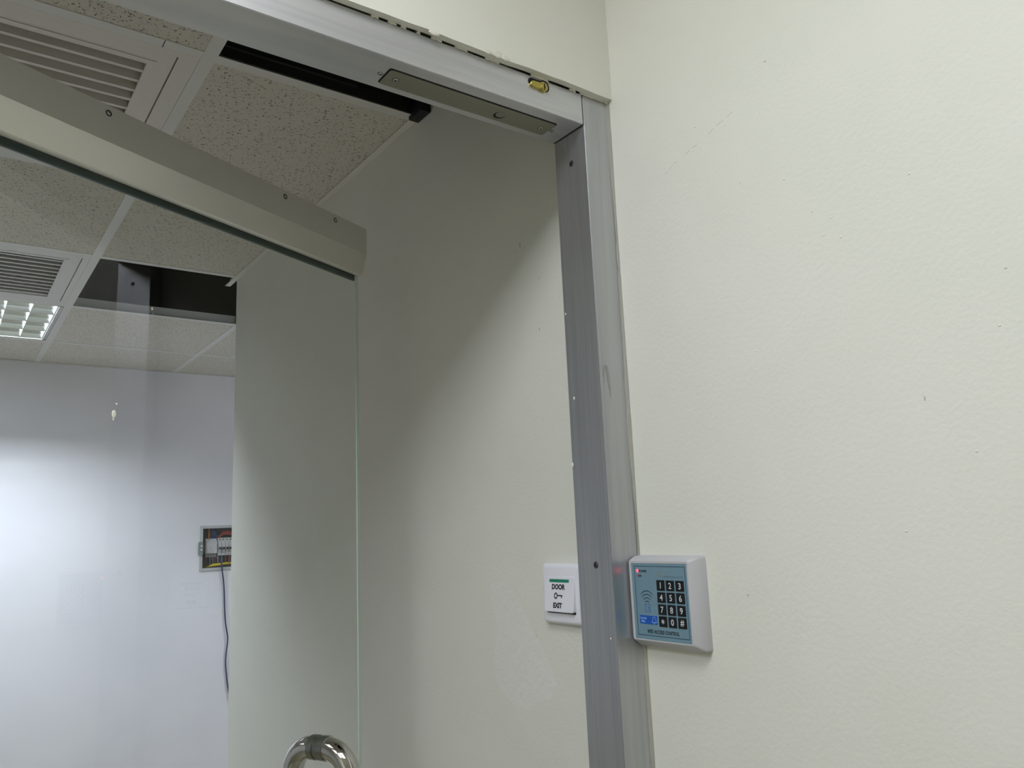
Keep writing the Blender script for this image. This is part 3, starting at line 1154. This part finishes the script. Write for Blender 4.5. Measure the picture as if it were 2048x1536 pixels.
for (xa, za), (xb, zb) in zip(sh, sh[1:] + sh[:1]):
    e = Vector((xb - xa, zb - za)).normalized()
    nx, nz = -e.y * th, e.x * th
    yc, zc = .7345, -.1222
    bm.faces.new([bm.verts.new(q) for q in ((XF - .0006, yc - (xa - nx), zc + za - nz), (XF - .0006, yc - (xb - nx), zc + zb - nz), (XF - .0006, yc - (xb + nx), zc + zb + nz), (XF - .0006, yc - (xa + nx), zc + za + nz))])
k = []
for i in range(10):
    a = 2 * math.pi * i / 10
    k.append(bm.verts.new((XF - .0006, .7345 - .0011 * math.cos(a), -.1264 + .0007 * math.sin(a))))
bm.faces.new(k)
obj('bell_mark', bm, 'belltxt', bl)
# worn maker's emblem: a ring with a short tail, beside a line too worn to read
bm = NB()
for i in range(16):
    a, b = 2 * math.pi * i / 16, 2 * math.pi * (i + 1) / 16
    yc, zc = .7180, -.0645
    bm.faces.new([bm.verts.new((XF - .0002, yc - r * math.cos(t2), zc + 1.15 * r * math.sin(t2))) for r, t2 in ((.0022, a), (.0022, b), (.0031, b), (.0031, a))])
box(bm, XF - .0002, XF + .0001, .7147, .7172, -.0694, -.0678)
box(bm, XF - .0002, XF + .0001, .7214, .7222, -.0680, -.0612)
obj('emblem', bm, 'gold', pnl)
bm = NB()
random.seed(5)
y = .7135
while y > .682:
    s = random.uniform(.0010, .0024)
    z = -.0686 + random.uniform(-.0003, .0003)
    box(bm, XF - .0002, XF + .0001, y - s, y, z - .0011, z + random.uniform(.0006, .0014))
    y -= s + .0005
obj('worn_line', bm, 'fade', pnl)

# ------------------------------------------------------------------ exit button
ex = thing('exit_button', (XR, .93, -.144), 'white door exit push button with green stripe on the wall behind the post', 'button')
bm = NB()
rings(bm, [yz(XR, .8855, .9800, -.1428, -.0562, .004), yz(.7625, .8855, .9800, -.1428, -.0562, .005), yz(.7580, .8870, .9765, -.1418, -.0572, .006), yz(.7552, .8900, .9715, -.1396, -.0600, .006), yz(.7545, .8930, .9680, -.1375, -.0620, .006)])
obj('plate', bm, 'white', ex, smooth=True)
# rocker: hinged at its top, standing proud at the bottom
ZA, ZB = -.0738, -.1245
tl = lambda z: .0008 + .0052 * (ZA - z) / (ZA - ZB)
XK = .7540


def rock(r0, grow, lift):
    return [(XK - tl(b) - lift, a, b) for a, b in rrect(.8975 + grow, .9640 - grow, ZB + grow, ZA - grow, r0, 4)]


bm = NB()
base = [(.7548, a, b) for a, b in rrect(.8975, .9640, ZB, ZA, .004, 4)]
rings(bm, [base, rock(.004, 0, -.0006), rock(.0035, .0007, 0)])
rk = obj('rocker', bm, 'white', ex, smooth=True)
bm = NB()
box(bm, .7543, .7549, .8985, .9632, ZB - .0022, ZB + .0005)
obj('rocker_gap', bm, 'black', ex)
tlt = lambda z: tl(z)
bm = NB()
for v in box(bm, -.0225, .0225, -.0022, .0022, 0, .0001):
    pass
obj('green_stripe', on_wall_bm(bm, XK, .9312, -.0802, .0002, tlt), 'green', rk)
text_on('door_text', 'DOOR', .0098, 'ink', rk, XK, .9322, -.0888, .05, .0002, tilt=tlt)
text_on('exit_text', 'EXIT', .0098, 'ink', rk, XK, .9330, -.1150, .05, .0002, tilt=tlt)
bm = NB()
for i in range(18):
    a, b = 2 * math.pi * i / 18, 2 * math.pi * (i + 1) / 18
    bm.faces.new([bm.verts.new((-.0052 + r * math.cos(q) * .9, r * math.sin(q), 0)) for r, q in ((.0025, a), (.0046, a), (.0046, b), (.0025, b))])
for a in ((-.0018, .0100, -.0004, .0014), (.0068, .0086, -.0030, .0006), (.0090, .0100, -.0012, .0006)):
    bm.faces.new([bm.verts.new(q) for q in ((a[0], a[2], 0), (a[1], a[2], 0), (a[1], a[3], 0), (a[0], a[3], 0))])
obj('key_mark', on_wall_bm(bm, XK, .9325, -.1015, .0002, tlt), 'ink', rk)

# ------------------------------------------------------------------ recessed consumer unit on the end wall
cu = thing('breaker_box', (1.22, YW, BZ0), 'open recessed grey breaker box with loose wires on the end wall', 'breaker box')
DY = YW + .075
bm = NB()
rings(bm, [[(BX0, YW, BZ0), (BX1, YW, BZ0), (BX1, YW, BZ1), (BX0, YW, BZ1)], [(BX0, DY, BZ0), (BX1, DY, BZ0), (BX1, DY, BZ1), (BX0, DY, BZ1)]], False, True)
obj('back_box', bm, 'boxin', cu)
bm = NB()
ww = .011
for a in ((BX0 - ww, BX0 + .002, BZ0 - ww, BZ1 + ww), (BX1 - .002, BX1 + ww, BZ0 - ww, BZ1 + ww), (BX0 + .002, BX1 - .002, BZ1 - .003, BZ1 + ww), (BX0 + .002, BX1 - .002, BZ0 - ww, BZ0 + .002)):
    box(bm, a[0], a[1], YW - .006, YW + .002, a[2], a[3])
obj('frame', bm, 'boxgrey', cu)
lt = one_box('latch', 'latch', cu, 1.087, 1.109, YW - .011, YW - .006, -.072, -.006, bevel=.001)
for z in (-.026, -.045):
    bm = NB()
    disc_prism(bm, (1.1005, YW - .011, z), (0, -1, 0), .004, .0015, 12)
    obj('latch_screw', bm, 'digit', lt)
yr = YW + .028
one_box('mounting_rail', 'boxgrey', cu, BX0 + .005, BX1 - .005, yr + .02, yr + .026, -.055, -.022)
m1 = one_box('residual_switch', 'module', cu, 1.128, 1.186, yr - .012, yr + .02, -.066, -.004, bevel=.002)
one_box('switch_top', 'module', m1, 1.130, 1.184, yr, yr + .02, -.004, .008)
one_box('switch_foot', 'module2', m1, 1.130, 1.184, yr, yr + .02, -.084, -.066)
one_box('switch_lever', 'module', m1, 1.150, 1.164, yr - .016, yr - .012, -.052, -.030, bevel=.002)
for k in range(7):
    x0 = 1.190 + .018 * k
    b = one_box('breaker', 'module', cu, x0, x0 + .0172, yr - .006, yr + .02, -.078, .010, bevel=.0012)
    one_box('breaker_nose', 'module', b, x0 + .001, x0 + .0162, yr - .014, yr - .006, -.058, -.022)
    one_box('toggle', 'toggle', b, x0 + .003, x0 + .0142, yr - .026, yr - .014, -.048, -.036, bevel=.0015)
    bm = NB()
    disc_prism(bm, (x0 + .0086, yr - .006, .002), (0, -1, 0), .0036, .0006, 10)
    obj('terminal', bm, 'toggle', b)


def wire(pts, r, m, nm='wire'):
    bm = NB()
    out = []
    P_ = [Vector(p) for p in pts]
    for i in range(len(P_) - 1):
        a, b, c2, e = P_[max(i - 1, 0)], P_[i], P_[i + 1], P_[min(i + 2, len(P_) - 1)]
        for k in range(5):
            q = k / 5
            out.append(.5 * ((2 * b) + (c2 - a) * q + (2 * a - 5 * b + 4 * c2 - e) * q * q + (3 * b - a - 3 * c2 + e) * q ** 3))
    out.append(P_[-1])
    tube(bm, out, r, 6)
    return obj(nm, bm, m, cu, smooth=True)


yw = yr - .004
wire([(1.146, yr, .060), (1.145, yw, .035), (1.146, yr + .004, .006)], .0045, 'wire_orange')
for k in range(4):
    x = 1.160 + .007 * k
    wire([(x - .006, yr + .002, .060), (x, yw + .002 * k, .036), (x + .004 + .004 * k, yr + .004, .007)], .0036, 'wire_blue')
for k in range(4):
    h = .024 + .0045 * k
    wire([(1.190 + .004 * k, yr + .004, .010), (1.205 + .002 * k, yw - .004, h), (1.235, yw - .006, h + .004), (1.275, yw - .002, h - .004), (1.300, yr + .004, .008)], .003, 'wire_red')
for k in range(6):
    x = 1.196 + .018 * k
    wire([(x, yr + .004, -.080), (x - .002, yw, -.105), (x + .003, yr + .006, -.130)], .0028, ('wire_grey', 'wire_grey', 'wire_brown', 'wire_red', 'wire_brown', 'wire_grey')[k])
for k in range(5):
    x = 1.140 + .0125 * k
    wire([(x, yr + .004, -.084), (x + (-.012 if k == 0 else .001), yw, -.108), (x + (.002 if k == 0 else -.001), yr + .010, -.132)], .0030, ('wire_brown', 'wire_grey', 'wire_grey', 'wire_brown', 'wire_grey')[k])
for k in range(3):
    wire([(1.135 + .006 * k, yr + .01, -.133), (1.165, yw - .006, -.127 + .003 * k), (1.205, yw - .004, -.124 + .003 * k), (1.25, yr, -.120 + .002 * k), (1.30, yr + .004, -.118)], .003, 'wire_yellow')

# loose cable hanging out of the box, down the end wall
bm = NB()
P_ = [(1.1985, YW + .004, -.094), (1.1992, YW - .002, -.104), (1.201, YW - .014, -.125), (1.203, YW - .016, -.155), (1.211, YW - .012, -.20), (1.217, YW - .010, -.26), (1.221, YW - .010, -.34), (1.226, YW - .012, -.41), (1.236, YW - .014, -.47),
      (1.2375, YW - .014, -.50), (1.233, YW - .012, -.55), (1.231, YW - .010, -.60), (1.236, YW - .010, -.655), (1.245, YW - .010, -.72), (1.262, YW - .010, -.80), (1.29, YW - .010, -.95), (1.31, YW - .010, -1.15)]
pp = []
Q = [Vector(p) for p in P_]
for i in range(len(Q) - 1):
    a, b, c2, e = Q[max(i - 1, 0)], Q[i], Q[i + 1], Q[min(i + 2, len(Q) - 1)]
    for k in range(4):
        q = k / 4
        pp.append(.5 * ((2 * b) + (c2 - a) * q + (2 * a - 5 * b + 4 * c2 - e) * q * q + (3 * b - a - 3 * c2 + e) * q ** 3))
pp.append(Q[-1])
tube(bm, pp, .0038, 8)
tag(obj('cable', bm, 'wire_navy', smooth=True), 'dark blue cable hanging loose out of the breaker box down the end wall', 'cable')

for o in bpy.data.objects:
    for k in ('_org', '_zc'):
        if k in o:
            del o[k]
